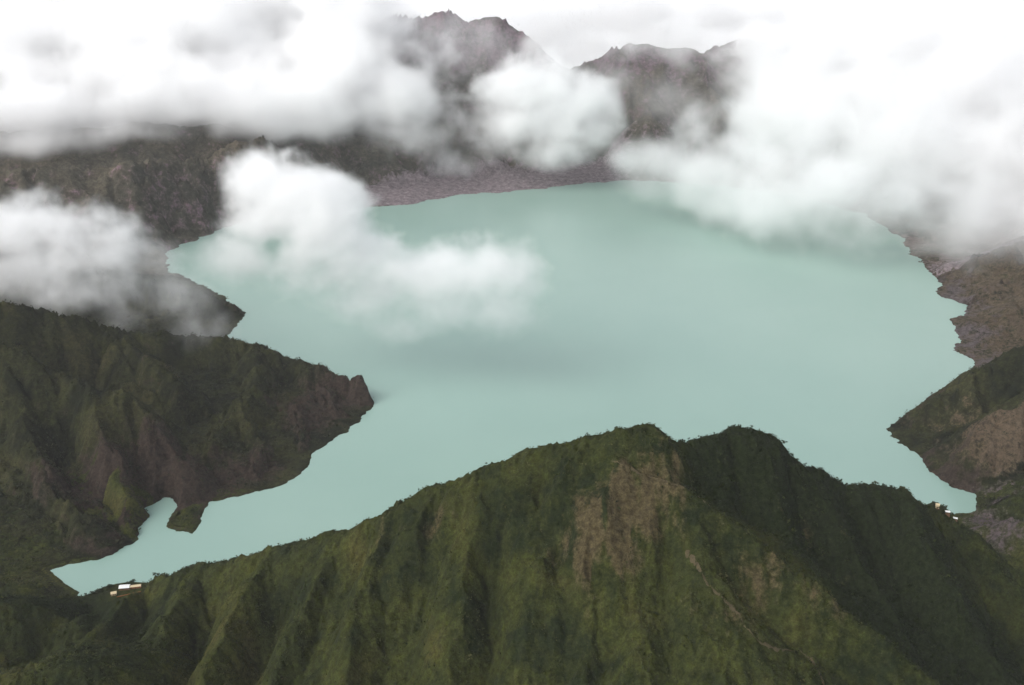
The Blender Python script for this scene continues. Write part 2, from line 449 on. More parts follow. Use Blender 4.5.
def terrain_mat(name, grass, shrub, dry, soil, ash, rock, big, fine, bump):
    m, nt, out = new_mat(name)
    L = nt.links.new
    tc = N(nt, 'ShaderNodeTexCoord')
    def noise(scale, detail=6, rough=.6, dist=0.):
        n = N(nt, 'ShaderNodeTexNoise'); n.inputs['Scale'].default_value = 1. / scale; n.inputs['Detail'].default_value = detail
        n.inputs['Roughness'].default_value = rough; n.inputs['Distortion'].default_value = dist
        L(tc.outputs['Object'], n.inputs['Vector']); return n.outputs['Fac']
    n1 = noise(big, 6, .62, .4); n2 = noise(big * .23, 5, .65); n3 = noise(fine, 4, .7); n4 = noise(fine * .35, 3, .7)
    c = ramp_node(nt, n1, [(.41, shrub), (.54, grass), (.70, dry)])
    d = ramp_node(nt, n2, [(.42, shrub), (.60, grass)])
    c = mixc(nt, .45, c, d)
    att = N(nt, 'ShaderNodeAttribute', attribute_name='cover')
    sep = N(nt, 'ShaderNodeSeparateColor'); L(att.outputs['Color'], sep.inputs[0])
    def grain(src):
        a = math_n(nt, 'SUBTRACT', n2, .5); a = math_n(nt, 'MULTIPLY', a, 1.3)
        b = math_n(nt, 'SUBTRACT', n3, .5); b = math_n(nt, 'MULTIPLY', b, .9)
        s = math_n(nt, 'ADD', src, math_n(nt, 'ADD', a, b))
        mr = N(nt, 'ShaderNodeMapRange', interpolation_type='SMOOTHSTEP'); mr.inputs[1].default_value = .3; mr.inputs[2].default_value = .72
        L(s, mr.inputs[0]); return mr.outputs[0]
    c = mixc(nt, grain(att.outputs['Alpha']), c, tuple(q * 1.05 for q in shrub))
    c = mixc(nt, grain(sep.outputs[0]), c, soil)
    c = mixc(nt, grain(sep.outputs[2]), c, rock)
    c = mixc(nt, grain(sep.outputs[1]), c, ash)
    v = ramp_node(nt, n3, [(.3, (.45, .45, .45)), (.7, (1.5, 1.5, 1.5))])
    c = mixc(nt, 1., c, v, 'MULTIPLY')
    v = ramp_node(nt, n4, [(.3, (.7, .7, .7)), (.7, (1.3, 1.3, 1.3))])
    c = mixc(nt, 1., c, v, 'MULTIPLY')
    b = N(nt, 'ShaderNodeBsdfPrincipled'); b.inputs['Roughness'].default_value = .95; b.inputs['Specular IOR Level'].default_value = .08
    L(c, b.inputs['Base Color'])
    bp = N(nt, 'ShaderNodeBump'); bp.inputs['Strength'].default_value = .8; bp.inputs['Distance'].default_value = bump
    hsum = math_n(nt, 'ADD', n3, math_n(nt, 'MULTIPLY', n4, .5))
    L(hsum, bp.inputs['Height']); L(bp.outputs[0], b.inputs['Normal'])
    L(b.outputs[0], out.inputs['Surface'])
    return m

# ------------------------------------------------------------------ ground cover masks (bare soil, ash, rock)
def spot(X, Y, px, py, D, rx, ry, ang=0.):
    x, y, z = at(px, py, D)
    c, s = math.cos(ang), math.sin(ang)
    u = ((X - x) * c + (Y - y) * s) / rx; w = (-(X - x) * s + (Y - y) * c) / ry
    return np.exp(-(u * u + w * w))

def wood_mask(X, Y):
    wood = 1. * spot(X, Y, 800, 520, 950, 120, 75, -.25) + 1. * spot(X, Y, 920, 560, 960, 140, 90, -.4) + .9 * spot(X, Y, 960, 660, 850, 120, 90, -.4) + .8 * spot(X, Y, 720, 460, 960, 40, 45)
    wood += .9 * spot(X, Y, 40, 620, 1040, 130, 70) + .7 * spot(X, Y, 100, 650, 930, 60, 40) + .5 * spot(X, Y, 420, 600, 870, 22, 90) + .5 * spot(X, Y, 570, 600, 840, 16, 80) + .4 * spot(X, Y, 490, 600, 860, 12, 70)
    return wood

def cover_near(X, Y, h, s, beach, curv, slope):
    soil = np.zeros(X.shape); rock = np.zeros(X.shape); ash = np.zeros(X.shape)
    soil += .85 * spot(X, Y, 600, 515, 862, 46, 38) + .7 * spot(X, Y, 650, 500, 870, 40, 30) + .4 * spot(X, Y, 670, 455, 905, 32, 30) + .35 * spot(X, Y, 625, 580, 815, 18, 40) + .35 * spot(X, Y, 585, 570, 825, 10, 30)
    soil += .6 * spot(X, Y, 760, 565, 815, 45, 26, -.4) + .5 * spot(X, Y, 720, 640, 775, 45, 22, -.3) + .55 * spot(X, Y, 835, 600, 795, 24, 18)
    soil += .45 * spot(X, Y, 440, 510, 940, 22, 30) + .4 * spot(X, Y, 380, 540, 950, 25, 25) + .35 * spot(X, Y, 820, 540, 930, 50, 40)
    soil *= .85 + .6 * fbm2(X * 2.2, Y * .5, 24, 4, 55)
    ash += (.75 + .5 * fbm2(X, Y, 40, 4, 58)) * spot(X, Y, 1005, 545, 1270, 60, 60) + .4 * spot(X, Y, 985, 520, 1330, 40, 50)
    wood = wood_mask(X, Y)
    wood += .45 * fbm2(X, Y, 70, 4, 99)
    return np.stack([np.clip(soil, 0, 1), np.clip(ash, 0, 1), np.clip(rock, 0, 1), np.clip(wood, 0, 1)], -1)

def cover_mid(X, Y, h, s, beach, curv, slope):
    rock = smooth(70, 8, s) * .5 * smooth(.4, .9, slope) + .25 * smooth(1., 1.6, slope)
    rock += 1.3 * spot(X, Y, 192, 512, 1390, 70, 70) + .7 * spot(X, Y, 350, 385, 1810, 70, 60) + .9 * spot(X, Y, 112, 488, 1390, 50, 50) + .8 * spot(X, Y, 150, 440, 1450, 55, 60) + .9 * spot(X, Y, 310, 400, 1720, 60, 90) + .7 * spot(X, Y, 250, 460, 1500, 60, 60) + .6 * spot(X, Y, 60, 470, 1400, 60, 60)
    far_right = smooth(700, 850, X) * smooth(1830, 1960, Y)
    rock += .3 * far_right
    soil = .62 * far_right + .9 * spot(X, Y, 1000, 440, 1490, 85, 60, -.3) + .5 * spot(X, Y, 960, 400, 1640, 60, 40) + .35 * spot(X, Y, 160, 350, 1800, 60, 60)
    ash = np.clip(beach * 1.3, 0, 1) * .8 * smooth(150, 40, s) * np.clip(.75 + .6 * fbm2(X, Y, 90, 3, 45), 0, 1) + .9 * spot(X, Y, 990, 535, 1290, 55, 60) * (X > 0)
    ash += .5 * smooth(9, 2, s) * smooth(2300, 2000, Y) * 0
    return np.stack([np.clip(soil, 0, 1), np.clip(ash, 0, 1), np.clip(rock, 0, 1)], -1)

def cover_far(X, Y, h, s, beach, curv, slope):
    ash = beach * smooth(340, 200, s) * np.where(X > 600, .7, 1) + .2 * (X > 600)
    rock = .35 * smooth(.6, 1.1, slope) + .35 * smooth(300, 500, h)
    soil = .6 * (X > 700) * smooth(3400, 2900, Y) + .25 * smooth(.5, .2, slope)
    return np.stack([np.clip(soil, 0, 1), np.clip(ash, 0, 1), np.clip(rock, 0, 1)], -1)

M_HILL = terrain_mat('hill_vegetation', (.040, .045, .011), (.013, .018, .007), (.078, .068, .021), (.060, .048, .024), (.072, .058, .058), (.034, .024, .020), 95, 5.5, 2.2)
M_MID = terrain_mat('headland_vegetation', (.030, .032, .012), (.008, .010, .005), (.060, .054, .022), (.076, .057, .038), (.076, .062, .063), (.033, .024, .019), 130, 8, 3.)
M_FAR = terrain_mat('haze_paled_wall_vegetation', (.082, .070, .050), (.040, .038, .028), (.130, .104, .074), (.126, .094, .082), (.160, .130, .138), (.130, .082, .102), 240, 18, 6.)  # all far wall tones lifted, distant haze painted into the colour

WX = lambda sel, *names: sel
nearP = [ALL[i] for i in range(len(NEAR))]
midP = [ALL[len(NEAR) + i] for i in range(len(MID))]
farP = [ALL[len(NEAR) + len(MID) + i] for i in range(len(FAR))]

hill = patch('hill', -1100, 1200, 520, 1440, 2.2, nearP + midP[8:11] + midP[14:], 5., [(75, 3.6), (38, 2.6), (19, 1.7), (9.5, .8)], M_HILL, 1.0, cover_near)
headland = patch('headland', -2000, -150, 1132, 2660, 3.5, midP + farP[:6], 9., [(130, 11.), (62, 7.), (30, 3.4), (15, 1.5)], M_MID, 1.2, cover_mid)
right = patch('headland', 560, 2000, 1365, 2960, 4., midP + farP, 9., [(120, 9.), (58, 6.), (28, 3.), (14, 1.2)], M_MID, 1.2, cover_mid)
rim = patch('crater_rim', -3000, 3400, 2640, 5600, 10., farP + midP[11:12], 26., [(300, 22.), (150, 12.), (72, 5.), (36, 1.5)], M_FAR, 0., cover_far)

# ------------------------------------------------------------------ lake and the ground sheet
def lake_mat():
    m, nt, out = new_mat('milky_lake_water'); L = nt.links.new
    tc = N(nt, 'ShaderNodeTexCoord')
    n = N(nt, 'ShaderNodeTexNoise'); n.inputs['Scale'].default_value = 1 / 420.; n.inputs['Detail'].default_value = 5; n.inputs['Distortion'].default_value = .6
    L(tc.outputs['Object'], n.inputs['Vector'])
    c = ramp_node(nt, n.outputs['Fac'], [(.35, (.244, .366, .318)), (.65, (.258, .380, .331))])
    b = N(nt, 'ShaderNodeBsdfPrincipled'); b.inputs['Roughness'].default_value = .22; b.inputs['IOR'].default_value = 1.33
    L(c, b.inputs['Base Color'])
    w = N(nt, 'ShaderNodeTexNoise'); w.inputs['Scale'].default_value = 1 / 7.; w.inputs['Detail'].default_value = 6
    L(tc.outputs['Object'], w.inputs['Vector'])
    bp = N(nt, 'ShaderNodeBump'); bp.inputs['Strength'].default_value = .12; bp.inputs['Distance'].default_value = .5
    L(w.outputs['Fac'], bp.inputs['Height']); L(bp.outputs[0], b.inputs['Normal'])
    L(b.outputs[0], out.inputs['Surface'])
    return m
cx, cy = LAKE.mean(0)
ring = [((x - cx) * 1.06 + cx, (y - cy) * 1.06 + cy, 0.) for x, y in LAKE]
def sheet(name, x0, x1, y0, y1, z, mat, n=24):
    xs = np.linspace(x0, x1, n); ys = np.linspace(y0, y1, n); X, Y = np.meshgrid(xs, ys)
    idx = np.arange(n * n).reshape(n, n)
    q = np.stack([idx[:-1, :-1], idx[:-1, 1:], idx[1:, 1:], idx[1:, :-1]], -1).reshape(-1, 4)
    o = bpy.data.objects.new(name, mesh_np(name, np.stack([X, Y, np.full(X.shape, z)], -1).reshape(-1, 3), q, mat)); link(o)
    return tag(o, kind='structure')
sheet('lake', -1350, 1650, 1080, 4150, 0., lake_mat())
M_GROUND = simple_mat('lowland_vegetation', (.035, .042, .02), .95, .05, .3, .002)
sheet('ground', -60000, 60000, -20000, 90000, -14., M_GROUND)

# ------------------------------------------------------------------ the foot trail on the bare nose
M_TRAIL = simple_mat('trodden_tan_soil', (.085, .068, .040), .95, .05, .3, .3)
def trail(name, pix, width):
    rnd = random.Random(4)
    P = []
    for (a, b) in zip(pix[:-1], pix[1:]):
        n = max(2, int(math.hypot(b[0] - a[0], b[1] - a[1]) / 3))
        for i in range(n):
            t = i / n
            q = sight(a[0] + (b[0] - a[0]) * t + rnd.uniform(-.8, .8), a[1] + (b[1] - a[1]) * t + rnd.uniform(-.8, .8))
            if q and (not P or math.dist(q[:2], P[-1][:2]) < 40): P.append(q)
    P = np.array(P)
    for _ in range(2): P[1:-1] = (P[:-2] + 2 * P[1:-1] + P[2:]) / 4
    v, f = [], []
    for i in range(len(P)):
        d = P[min(i + 1, len(P) - 1)] - P[max(i - 1, 0)]; d = d[:2] / (np.linalg.norm(d[:2]) + 1e-6)
        w = width * (.3 + .7 * rnd.random() ** 1.5 + .35 * math.sin(i * .35))
        for k in (-1, -.33, .33, 1):
            x, y = P[i][0] - d[1] * w * k, P[i][1] + d[0] * w * k
            v.append((x, y, ground_z(x, y) + (.35 if abs(k) < .5 else -.1)))
        if i:
            for k in range(3): f.append((4 * i - 4 + k, 4 * i + k, 4 * i + k + 1, 4 * i - 3 + k))
    o = bpy.data.objects.new(name, mesh_py(name, v, f, M_TRAIL, True)); link(o); tag(o, kind='structure')
trail('path', [(684, 552), (700, 570), (706, 585), (724, 600), (738, 614), (744, 627), (756, 640), (776, 650), (800, 652), (814, 662), (823, 682), (828, 700)], 2.0)
trail('path', [(612, 462), (626, 468), (640, 474), (656, 479), (672, 484), (692, 494), (712, 508)], 1.3)

# ------------------------------------------------------------------ scrub that covers the slopes
def leaf_mat(name, cols):
    m, nt, out = new_mat(name); L = nt.links.new
    at_ = N(nt, 'ShaderNodeAttribute', attribute_name='tint')
    c = ramp_node(nt, at_.outputs['Fac'], cols)
    b = N(nt, 'ShaderNodeBsdfPrincipled'); b.inputs['Roughness'].default_value = .8; b.inputs['Specular IOR Level'].default_value = .15
    L(c, b.inputs['Base Color']); L(b.outputs[0], out.inputs['Surface'])
    return m

def leaf_quads(centres, size, rng, flat=.5):
    n = len(centres)
    nrm = rng.normal(size=(n, 3)); nrm[:, 2] = np.abs(nrm[:, 2]) + flat; nrm /= np.linalg.norm(nrm, axis=1)[:, None]
    t = np.cross(nrm, rng.normal(size=(n, 3))); t /= np.linalg.norm(t, axis=1)[:, None] + 1e-9
    b = np.cross(nrm, t)
    s = size[:, None]
    return np.stack([centres - t * s, centres - b * s * .6, centres + t * s, centres + b * s * .6], 1)

def scatter(name, label, n, box, size, per, mat, seed, px_pad=25, weight=None, dark=None):
    rng = np.random.default_rng(seed)
    x0, x1, y0, y1 = box
    x = rng.uniform(x0, x1, n); y = rng.uniform(y0, y1, n)
    hf = next(h for h in HFIELDS if h[0] <= x0 and h[1] >= x1 and h[2] <= y0 and h[3] >= y1)
    i = np.clip(((x - hf[0]) / hf[4]).astype(int), 0, hf[5].shape[1] - 1); j = np.clip(((y - hf[2]) / hf[4]).astype(int), 0, hf[5].shape[0] - 1)
    z = hf[5][j, i]
    # what the place shows from about here
    yy = y * cP - (z - CAM_Z) * sP; vv = y * sP + (z - CAM_Z) * cP
    u = W / 2 + FPX * x / yy; v = H / 2 - FPX * vv / yy
    dens = fbm2(x, y, 45, 4, 123 + seed) + .25
    keep = (z > 2.5) & (u > -60) & (u < W + 60) & (v < H + 60) & (rng.random(n) < np.clip(.45 + dens, .08, 1))
    if weight is not None: keep &= rng.random(n) < weight(x, y)
    x, y, z = x[keep], y[keep], z[keep]; m = len(x)
    sz = size * np.minimum(rng.gamma(4, .25, m), 1.5)
    c = np.repeat(np.stack([x, y, z + sz * .25], -1), per, 0); s3 = np.repeat(sz, per)
    c = c + rng.normal(size=c.shape) * s3[:, None] * np.array([.5, .5, .35])
    q = leaf_quads(c, s3 * rng.uniform(.35, .75, len(c)), rng)
    me = mesh_np(name, q.reshape(-1, 3), np.arange(len(c) * 4).reshape(-1, 4), mat, False)
    tint = np.clip(.45 + .35 * fbm2(x, y, 60, 3, 7 + seed) + rng.normal(size=m) * .16, 0, 1)
    if dark is not None: tint = tint * (1 - .8 * np.clip(dark(x, y), 0, 1))
    a = me.attributes.new('tint', 'FLOAT', 'POINT'); a.data.foreach_set('value', np.repeat(tint, per * 4).astype(np.float32))
    o = bpy.data.objects.new(name, me); link(o); tag(o, label, 'scrub', None, 'stuff')
    print(name, m, len(c), round(time.time() - T0, 1))
M_SCRUB = leaf_mat('scrub_leaves', [(.1, (.007, .012, .004)), (.45, (.028, .036, .008)), (.75, (.056, .056, .016)), (.95, (.070, .060, .024))])
M_SCRUB2 = leaf_mat('dark_scrub_leaves', [(.1, (.010, .014, .007)), (.5, (.022, .026, .011)), (.95, (.042, .037, .019))])
def not_bare(x, y):
    c = spot(x, y, 600, 515, 862, 42, 34) + spot(x, y, 650, 500, 870, 40, 30) + .6 * spot(x, y, 670, 455, 905, 32, 30) + .7 * spot(x, y, 760, 565, 815, 45, 26, -.4) + spot(x, y, 1005, 545, 1270, 60, 60)
    return np.clip(1 - .85 * c, .1, 1)
scatter('undergrowth', 'dense olive green scrub over the near ridge', 170000, (-900, 900, 600, 1430), 1.35, 5, M_SCRUB, 3, weight=not_bare, dark=wood_mask)
scatter('undergrowth', 'taller dark scrub in the gullies and on the right flank of the near ridge', 60000, (-900, 900, 600, 1430), 1.8, 7, M_SCRUB, 9, weight=lambda x, y: np.clip(wood_mask(x, y) * .8 + .06, 0, 1), dark=lambda x, y: .55 + 0 * x)
scatter('undergrowth', 'dark scrub over the left headland', 60000, (-1500, -155, 1140, 2400), 2.4, 4, M_SCRUB2, 5)
scatter('undergrowth', 'olive scrub over the right headland', 30000, (570, 1500, 1370, 2300), 2.4, 4, M_SCRUB2, 6, weight=lambda x, y: np.where((y > 1930) & (sd_lake(x, y) < 130), .1, 1.) * np.where((y < 1480) & (sd_lake(x, y) < 90), .15, 1.))

# ------------------------------------------------------------------ shelters by the shore
M_WHITE = simple_mat('white_painted_metal', (.78, .78, .76), .5, .4, .05, 1.)
M_CREAM = simple_mat('cream_plaster', (.62, .50, .32), .8, .2, .08, 1.)
M_ORANGE = simple_mat('rust_orange_paint', (.30, .13, .06), .7, .2, .12, 1.)
M_WOOD = simple_mat('weathered_brown_timber', (.16, .09, .05), .85, .2, .12, 1.)
M_DARK = simple_mat('dark_opening', (.03, .026, .024), .8, .1, .1, 1.)
M_CONC = simple_mat('stained_concrete', (.34, .24, .15), .9, .1, .12, .6)

def box_mesh(name, boxes, mat):
    v, f = [], []
    for (x0, x1, y0, y1, z0, z1) in boxes:
        k = len(v)
        v += [(x, y, z) for z in (z0, z1) for x, y in ((x0, y0), (x1, y0), (x1, y1), (x0, y1))]
        f += [(k + 3, k + 2, k + 1, k), (k + 4, k + 5, k + 6, k + 7)] + [(k + i, k + (i + 1) % 4, k + (i + 1) % 4 + 4, k + i + 4) for i in range(4)]
    return mesh_py(name, v, f, mat)

def gable_mesh(name, lx, ly, z0, rise, mat, over=.5, thick=.18):
    a, b = lx / 2 + over, ly / 2 + over
    prof = [(-b, z0), (0, z0 + rise), (b, z0), (b, z0 + thick), (0, z0 + rise + thick * 1.3), (-b, z0 + thick)]
    v = [(-a, y, z) for y, z in prof] + [(a, y, z) for y, z in prof]
    f = [(0, 1, 4, 5), (1, 2, 3, 4), (11, 10, 7, 6), (10, 9, 8, 7)] + [(i, i + 6, (i + 1) % 6 + 6, (i + 1) % 6) for i in range(6)]
    return mesh_py(name, v, f, mat)

def part(name, me, parent): return link(bpy.data.objects.new(name, me), parent)

def building(name, px, py, rz, lx, ly, wall_h, rise, wall_m, roof_m, label, cat, open_sides=False, group=None, dz=0.):
    q = sight(px, py)
    x, y, _ = q
    zs = [ground_z(x + math.cos(rz) * u - math.sin(rz) * v, y + math.sin(rz) * u + math.cos(rz) * v) for u in (-lx / 2, 0, lx / 2) for v in (-ly / 2, 0, ly / 2)]
    z = max(zs) - .15 * (max(zs) - min(zs)) + dz
    e = bpy.data.objects.new(name, None); e.location = (x, y, z); e.rotation_euler = (0, 0, rz); link(e); tag(e, label, cat, group)
    part('plinth', box_mesh('plinth', [(-lx / 2 - .4, lx / 2 + .4, -ly / 2 - .4, ly / 2 + .4, min(zs) - z - 1.2, .12)], M_WOOD), e)
    if open_sides:
        n = 4
        for i in range(n):
            for sgn in (-1, 1):
                u = -lx / 2 + .2 + (lx - .4) * i / (n - 1)
                part('post', box_mesh('post', [(u - .12, u + .12, sgn * (ly / 2 - .2) - .12, sgn * (ly / 2 - .2) + .12, .12, wall_h)], wall_m), e)
        part('railing', box_mesh('railing', [(-lx / 2 + .35, lx / 2 - .35, -ly / 2 + .16, -ly / 2 + .24, 1.0, 1.1)], wall_m), e)
    else:
        part('wall', box_mesh('wall', [(-lx / 2, lx / 2, -ly / 2, ly / 2, .12, wall_h)], wall_m), e)
        part('door', box_mesh('door', [(-.45, .45, -ly / 2 - .05, -ly / 2 - .003, .13, 2.1)], M_WOOD), e)
        for u in ((-lx / 2 + 1.2, lx / 2 - 1.2) if lx > 5 else (lx / 2 - 1.0,)):
            part('window', box_mesh('window', [(u - .5, u + .5, -ly / 2 - .05, -ly / 2 - .003, 1.0, 1.9)], M_DARK), e)
    part('roof', gable_mesh('roof', lx, ly, wall_h + .01, rise, roof_m), e)
    return e
building('viewing_pavilion', 125, 589, R(8), 13, 8, 2.9, 2.0, M_WOOD, M_WHITE, 'open pavilion with a white gabled roof above the narrow end of the lake', 'pavilion', True, dz=.1)
building('hut', 114, 595, R(20), 6.5, 5.5, 2.6, 1.4, M_CREAM, M_CREAM, 'small cream hut just downhill of the white roofed pavilion', 'hut', dz=.1)
building('shed', 136, 588, R(12), 13, 4.5, 2.5, 1.0, M_ORANGE, M_CREAM, 'long low shed with cream roof and orange walls beside the white roofed pavilion', 'shed', dz=.1)
building('lookout_hut', 937, 508, R(-20), 4.2, 4.2, 4.0, 1.8, M_CREAM, M_CREAM, 'tall cream hut alone on the dark knob at the right end of the lake', 'hut', dz=-.8)
building('shelter', 947, 515, R(-15), 5, 3.4, 2.3, .9, M_WOOD, M_WHITE, 'little white roofed shelter just right of the tall cream hut on the knob', 'shelter', True, 'white shelters below the knob', dz=-1.2)
building('shelter', 955, 520, R(-30), 4.5, 3.2, 2.3, .9, M_WOOD, M_WHITE, 'little white roofed shelter nearest the purple scree at the end of the lake', 'shelter', True, 'white shelters below the knob', dz=-1.2)
# low retaining wall under the three buildings
def wall_run(px0, py0, px1, py1):
    p, q = sight(px0, py0), sight(px1, py1)
    e = bpy.data.objects.new('retaining_wall', None); L_ = math.dist(p[:2], q[:2]); n = max(3, int(L_ / 2.5))
    v, f = [], []
    dx, dy = (q[0] - p[0]) / L_, (q[1] - p[1]) / L_
    for i in range(n + 1):
        t = i / n; x, y = p[0] + (q[0] - p[0]) * t, p[1] + (q[1] - p[1]) * t; z = ground_z(x, y)
        for (o_, zz) in ((-.3, -2.), (.3, -2.), (.3, 1.1), (-.3, 1.1)): v.append((x - dy * o_, y + dx * o_, z + zz))
        if i:
            for k in range(4): f.append((4 * i - 4 + k, 4 * i - 4 + (k + 1) % 4, 4 * i + (k + 1) % 4, 4 * i + k))
    f += [(3, 2, 1, 0), tuple(4 * n + k for k in range(4))]
    o = bpy.data.objects.new('retaining_wall', mesh_py('retaining_wall', v, f, M_ORANGE)); link(o)
    tag(o, 'low rust orange retaining wall downhill of the pavilion and shed', 'wall')
wall_run(117, 598, 141, 592)

# ------------------------------------------------------------------ trees standing clear of the scrub
M_BARK = simple_mat('tree_bark', (.07, .05, .035), .9, .1, .2, 2.)
M_CROWN = leaf_mat('tree_leaves', [(.1, (.007, .012, .005)), (.5, (.020, .028, .009)), (.95, (.040, .042, .015))])
def tree_meshes(seed, h, w):
    rng = np.random.default_rng(seed)
    v, f = [], []
    def tube(p, q, r0, r1, n=6):
        p, q = np.array(p), np.array(q); d = q - p; d /= np.linalg.norm(d)
        a = np.cross(d, (1, .3, .1)); a /= np.linalg.norm(a); b = np.cross(d, a); k = len(v)
        for c_, r in ((p, r0), (q, r1)):
            for i in range(n):
                t = 2 * math.pi * i / n; v.append(tuple(c_ + a * r * math.cos(t) + b * r * math.sin(t)))
        for i in range(n): f.append((k + i, k + (i + 1) % n, k + n + (i + 1) % n, k + n + i))
    top = (rng.normal() * .3, rng.normal() * .3, h * .62)
    tube((0, 0, -.6), (top[0] * .5, top[1] * .5, h * .35), .22, .16); tube((top[0] * .5, top[1] * .5, h * .35), top, .16, .07)
    tips = [top]
    for i in range(6):
        a = i * 1.05 + rng.uniform(-.3, .3); z0 = h * rng.uniform(.3, .5)
        t = (math.cos(a) * w * rng.uniform(.45, .8), math.sin(a) * w * rng.uniform(.45, .8), h * rng.uniform(.32, .75))
        tube((0, 0, z0), t, .09, .03, 5); tips.append(t)
    tr = mesh_py('trunk', v, f, M_BARK, True)
    cs, sz, tn = [], [], []
    for t in tips:
        n = 110; r = w * rng.uniform(.5, .75)
        d = rng.normal(size=(n, 3)); d /= np.linalg.norm(d, axis=1)[:, None]; d *= (rng.random(n) ** .4)[:, None]
        cs.append(np.array(t) + np.array((0, 0, h * .1)) + d * np.array((r, r, r * .75))); sz.append(rng.uniform(.22, .5, n)); tn.append(np.full(n, rng.uniform(.2, .8)) + rng.normal(size=n) * .12)
    cs, sz, tn = np.concatenate(cs), np.concatenate(sz), np.clip(np.concatenate(tn), 0, 1)
    me = mesh_np('crown', leaf_quads(cs, sz, rng).reshape(-1, 3), np.arange(len(cs) * 4).reshape(-1, 4), M_CROWN, False)
    a = me.attributes.new('tint', 'FLOAT', 'POINT'); a.data.foreach_set('value', np.repeat(tn, 4).astype(np.float32))
    return tr, me
TREES = [tree_meshes(31, 7., 3.4), tree_meshes(32, 6., 3.8), tree_meshes(33, 8., 3.2)]
rnd = random.Random(12)
def tree(px, py, label, group, k):
    q = sight(px, py)
    if not q or q[2] < .8: return
    e = bpy.data.objects.new('tree', None); e.location = (q[0], q[1], ground_z(q[0], q[1])); e.rotation_euler = (0, 0, rnd.uniform(0, 6.28))
    s_ = rnd.uniform(.45, .75); e.scale = (s_, s_, s_); link(e); tag(e, label, 'tree', group)
    part('trunk', TREES[k][0], e); part('crown', TREES[k][1], e)
for i in range(22):
    t = i / 21
    tree(86 + 74 * t + rnd.uniform(-2, 2), 594 - 18 * t + rnd.uniform(-.5, 2.5), 'dark leafy tree in the belt between the pavilion and the narrow end of the lake', 'trees along the shore by the pavilion', i % 3)
for i in range(8):
    tree(rnd.uniform(924, 962), rnd.uniform(505, 516), 'dark leafy tree on the knob around the tall cream hut', 'trees on the knob', i % 3)

# ------------------------------------------------------------------ clouds
def vol_mat(name, dens, aniso=.0, col=(1, 1, 1), grid=True):
    m, nt, out = new_mat(name)
    v = N(nt, 'ShaderNodeVolumePrincipled')
    v.inputs['Color'].default_value = tuple(col) + (1,); v.inputs['Density'].default_value = dens; v.inputs['Anisotropy'].default_value = aniso
    v.inputs['Density Attribute'].default_value = 'density' if grid else ''
    nt.links.new(v.outputs[0], out.inputs['Volume'])
    return m

def vol_nodes(dims, lo, hi, mat, hull_mat, threshold, hull):
    nt = bpy.data.node_groups.new('vapour_nodes', 'GeometryNodeTree')
    nt.interface.new_socket('Geometry', in_out='INPUT', socket_type='NodeSocketGeometry')
    nt.interface.new_socket('Geometry', in_out='OUTPUT', socket_type='NodeSocketGeometry')
    L = nt.links.new
    gi, go = nt.nodes.new('NodeGroupInput'), nt.nodes.new('NodeGroupOutput')
    pos = nt.nodes.new('GeometryNodeInputPosition')
    sub = nt.nodes.new('ShaderNodeVectorMath'); sub.operation = 'SUBTRACT'; sub.inputs[1].default_value = lo
    L(pos.outputs[0], sub.inputs[0])
    mul = nt.nodes.new('ShaderNodeVectorMath'); mul.operation = 'MULTIPLY'
    mul.inputs[1].default_value = tuple((d - 1) / (b - a) for d, a, b in zip(dims, lo, hi))
    L(sub.outputs[0], mul.inputs[0])
    add = nt.nodes.new('ShaderNodeVectorMath'); add.operation = 'ADD'; add.inputs[1].default_value = (.5, .5, .5); L(mul.outputs[0], add.inputs[0])
    flo = nt.nodes.new('ShaderNodeVectorMath'); flo.operation = 'FLOOR'; L(add.outputs[0], flo.inputs[0])
    dot = nt.nodes.new('ShaderNodeVectorMath'); dot.operation = 'DOT_PRODUCT'
    dot.inputs[1].default_value = (dims[1] * dims[2], dims[2], 1); L(flo.outputs[0], dot.inputs[0])
    at_ = nt.nodes.new('GeometryNodeInputNamedAttribute'); at_.data_type = 'FLOAT'; at_.inputs['Name'].default_value = 'thickness'
    si = nt.nodes.new('GeometryNodeSampleIndex'); si.data_type = 'FLOAT'; si.domain = 'POINT'
    L(gi.outputs[0], si.inputs['Geometry']); L(at_.outputs[0], si.inputs['Value'])
    f2i = nt.nodes.new('FunctionNodeFloatToInt'); L(dot.outputs['Value'], f2i.inputs[0]); L(f2i.outputs[0], si.inputs['Index'])
    vc = nt.nodes.new('GeometryNodeVolumeCube')
    L(si.outputs[0], vc.inputs['Density']); vc.inputs['Min'].default_value = lo; vc.inputs['Max'].default_value = hi
    for n_, d in zip('XYZ', dims): vc.inputs['Resolution ' + n_].default_value = d
    geo = vc.outputs[0]
    if hull:
        vm = nt.nodes.new('GeometryNodeVolumeToMesh'); vm.resolution_mode = 'GRID' if hasattr(vm, 'resolution_mode') else None
        vm.inputs['Threshold'].default_value = threshold; L(geo, vm.inputs['Volume']); geo = vm.outputs[0]
    sm = nt.nodes.new('GeometryNodeSetMaterial'); sm.inputs['Material'].default_value = hull_mat if hull else mat
    L(geo, sm.inputs['Geometry']); L(sm.outputs[0], go.inputs[0])
    return nt

def puff_field(X, Y, Z, puffs):
    f = np.full(X.shape, -9., np.float32)
    for (x, y, z, rx, ry, rz) in puffs:
        d = 1 - np.sqrt(((X - x) / rx) ** 2 + ((Y - y) / ry) ** 2 + ((Z - z) / rz) ** 2)
        # smooth union
        k = .25; t = np.clip(.5 + .5 * (d - f) / k, 0, 1)
        f = f * (1 - t) + d * t + k * t * (1 - t)
    return f

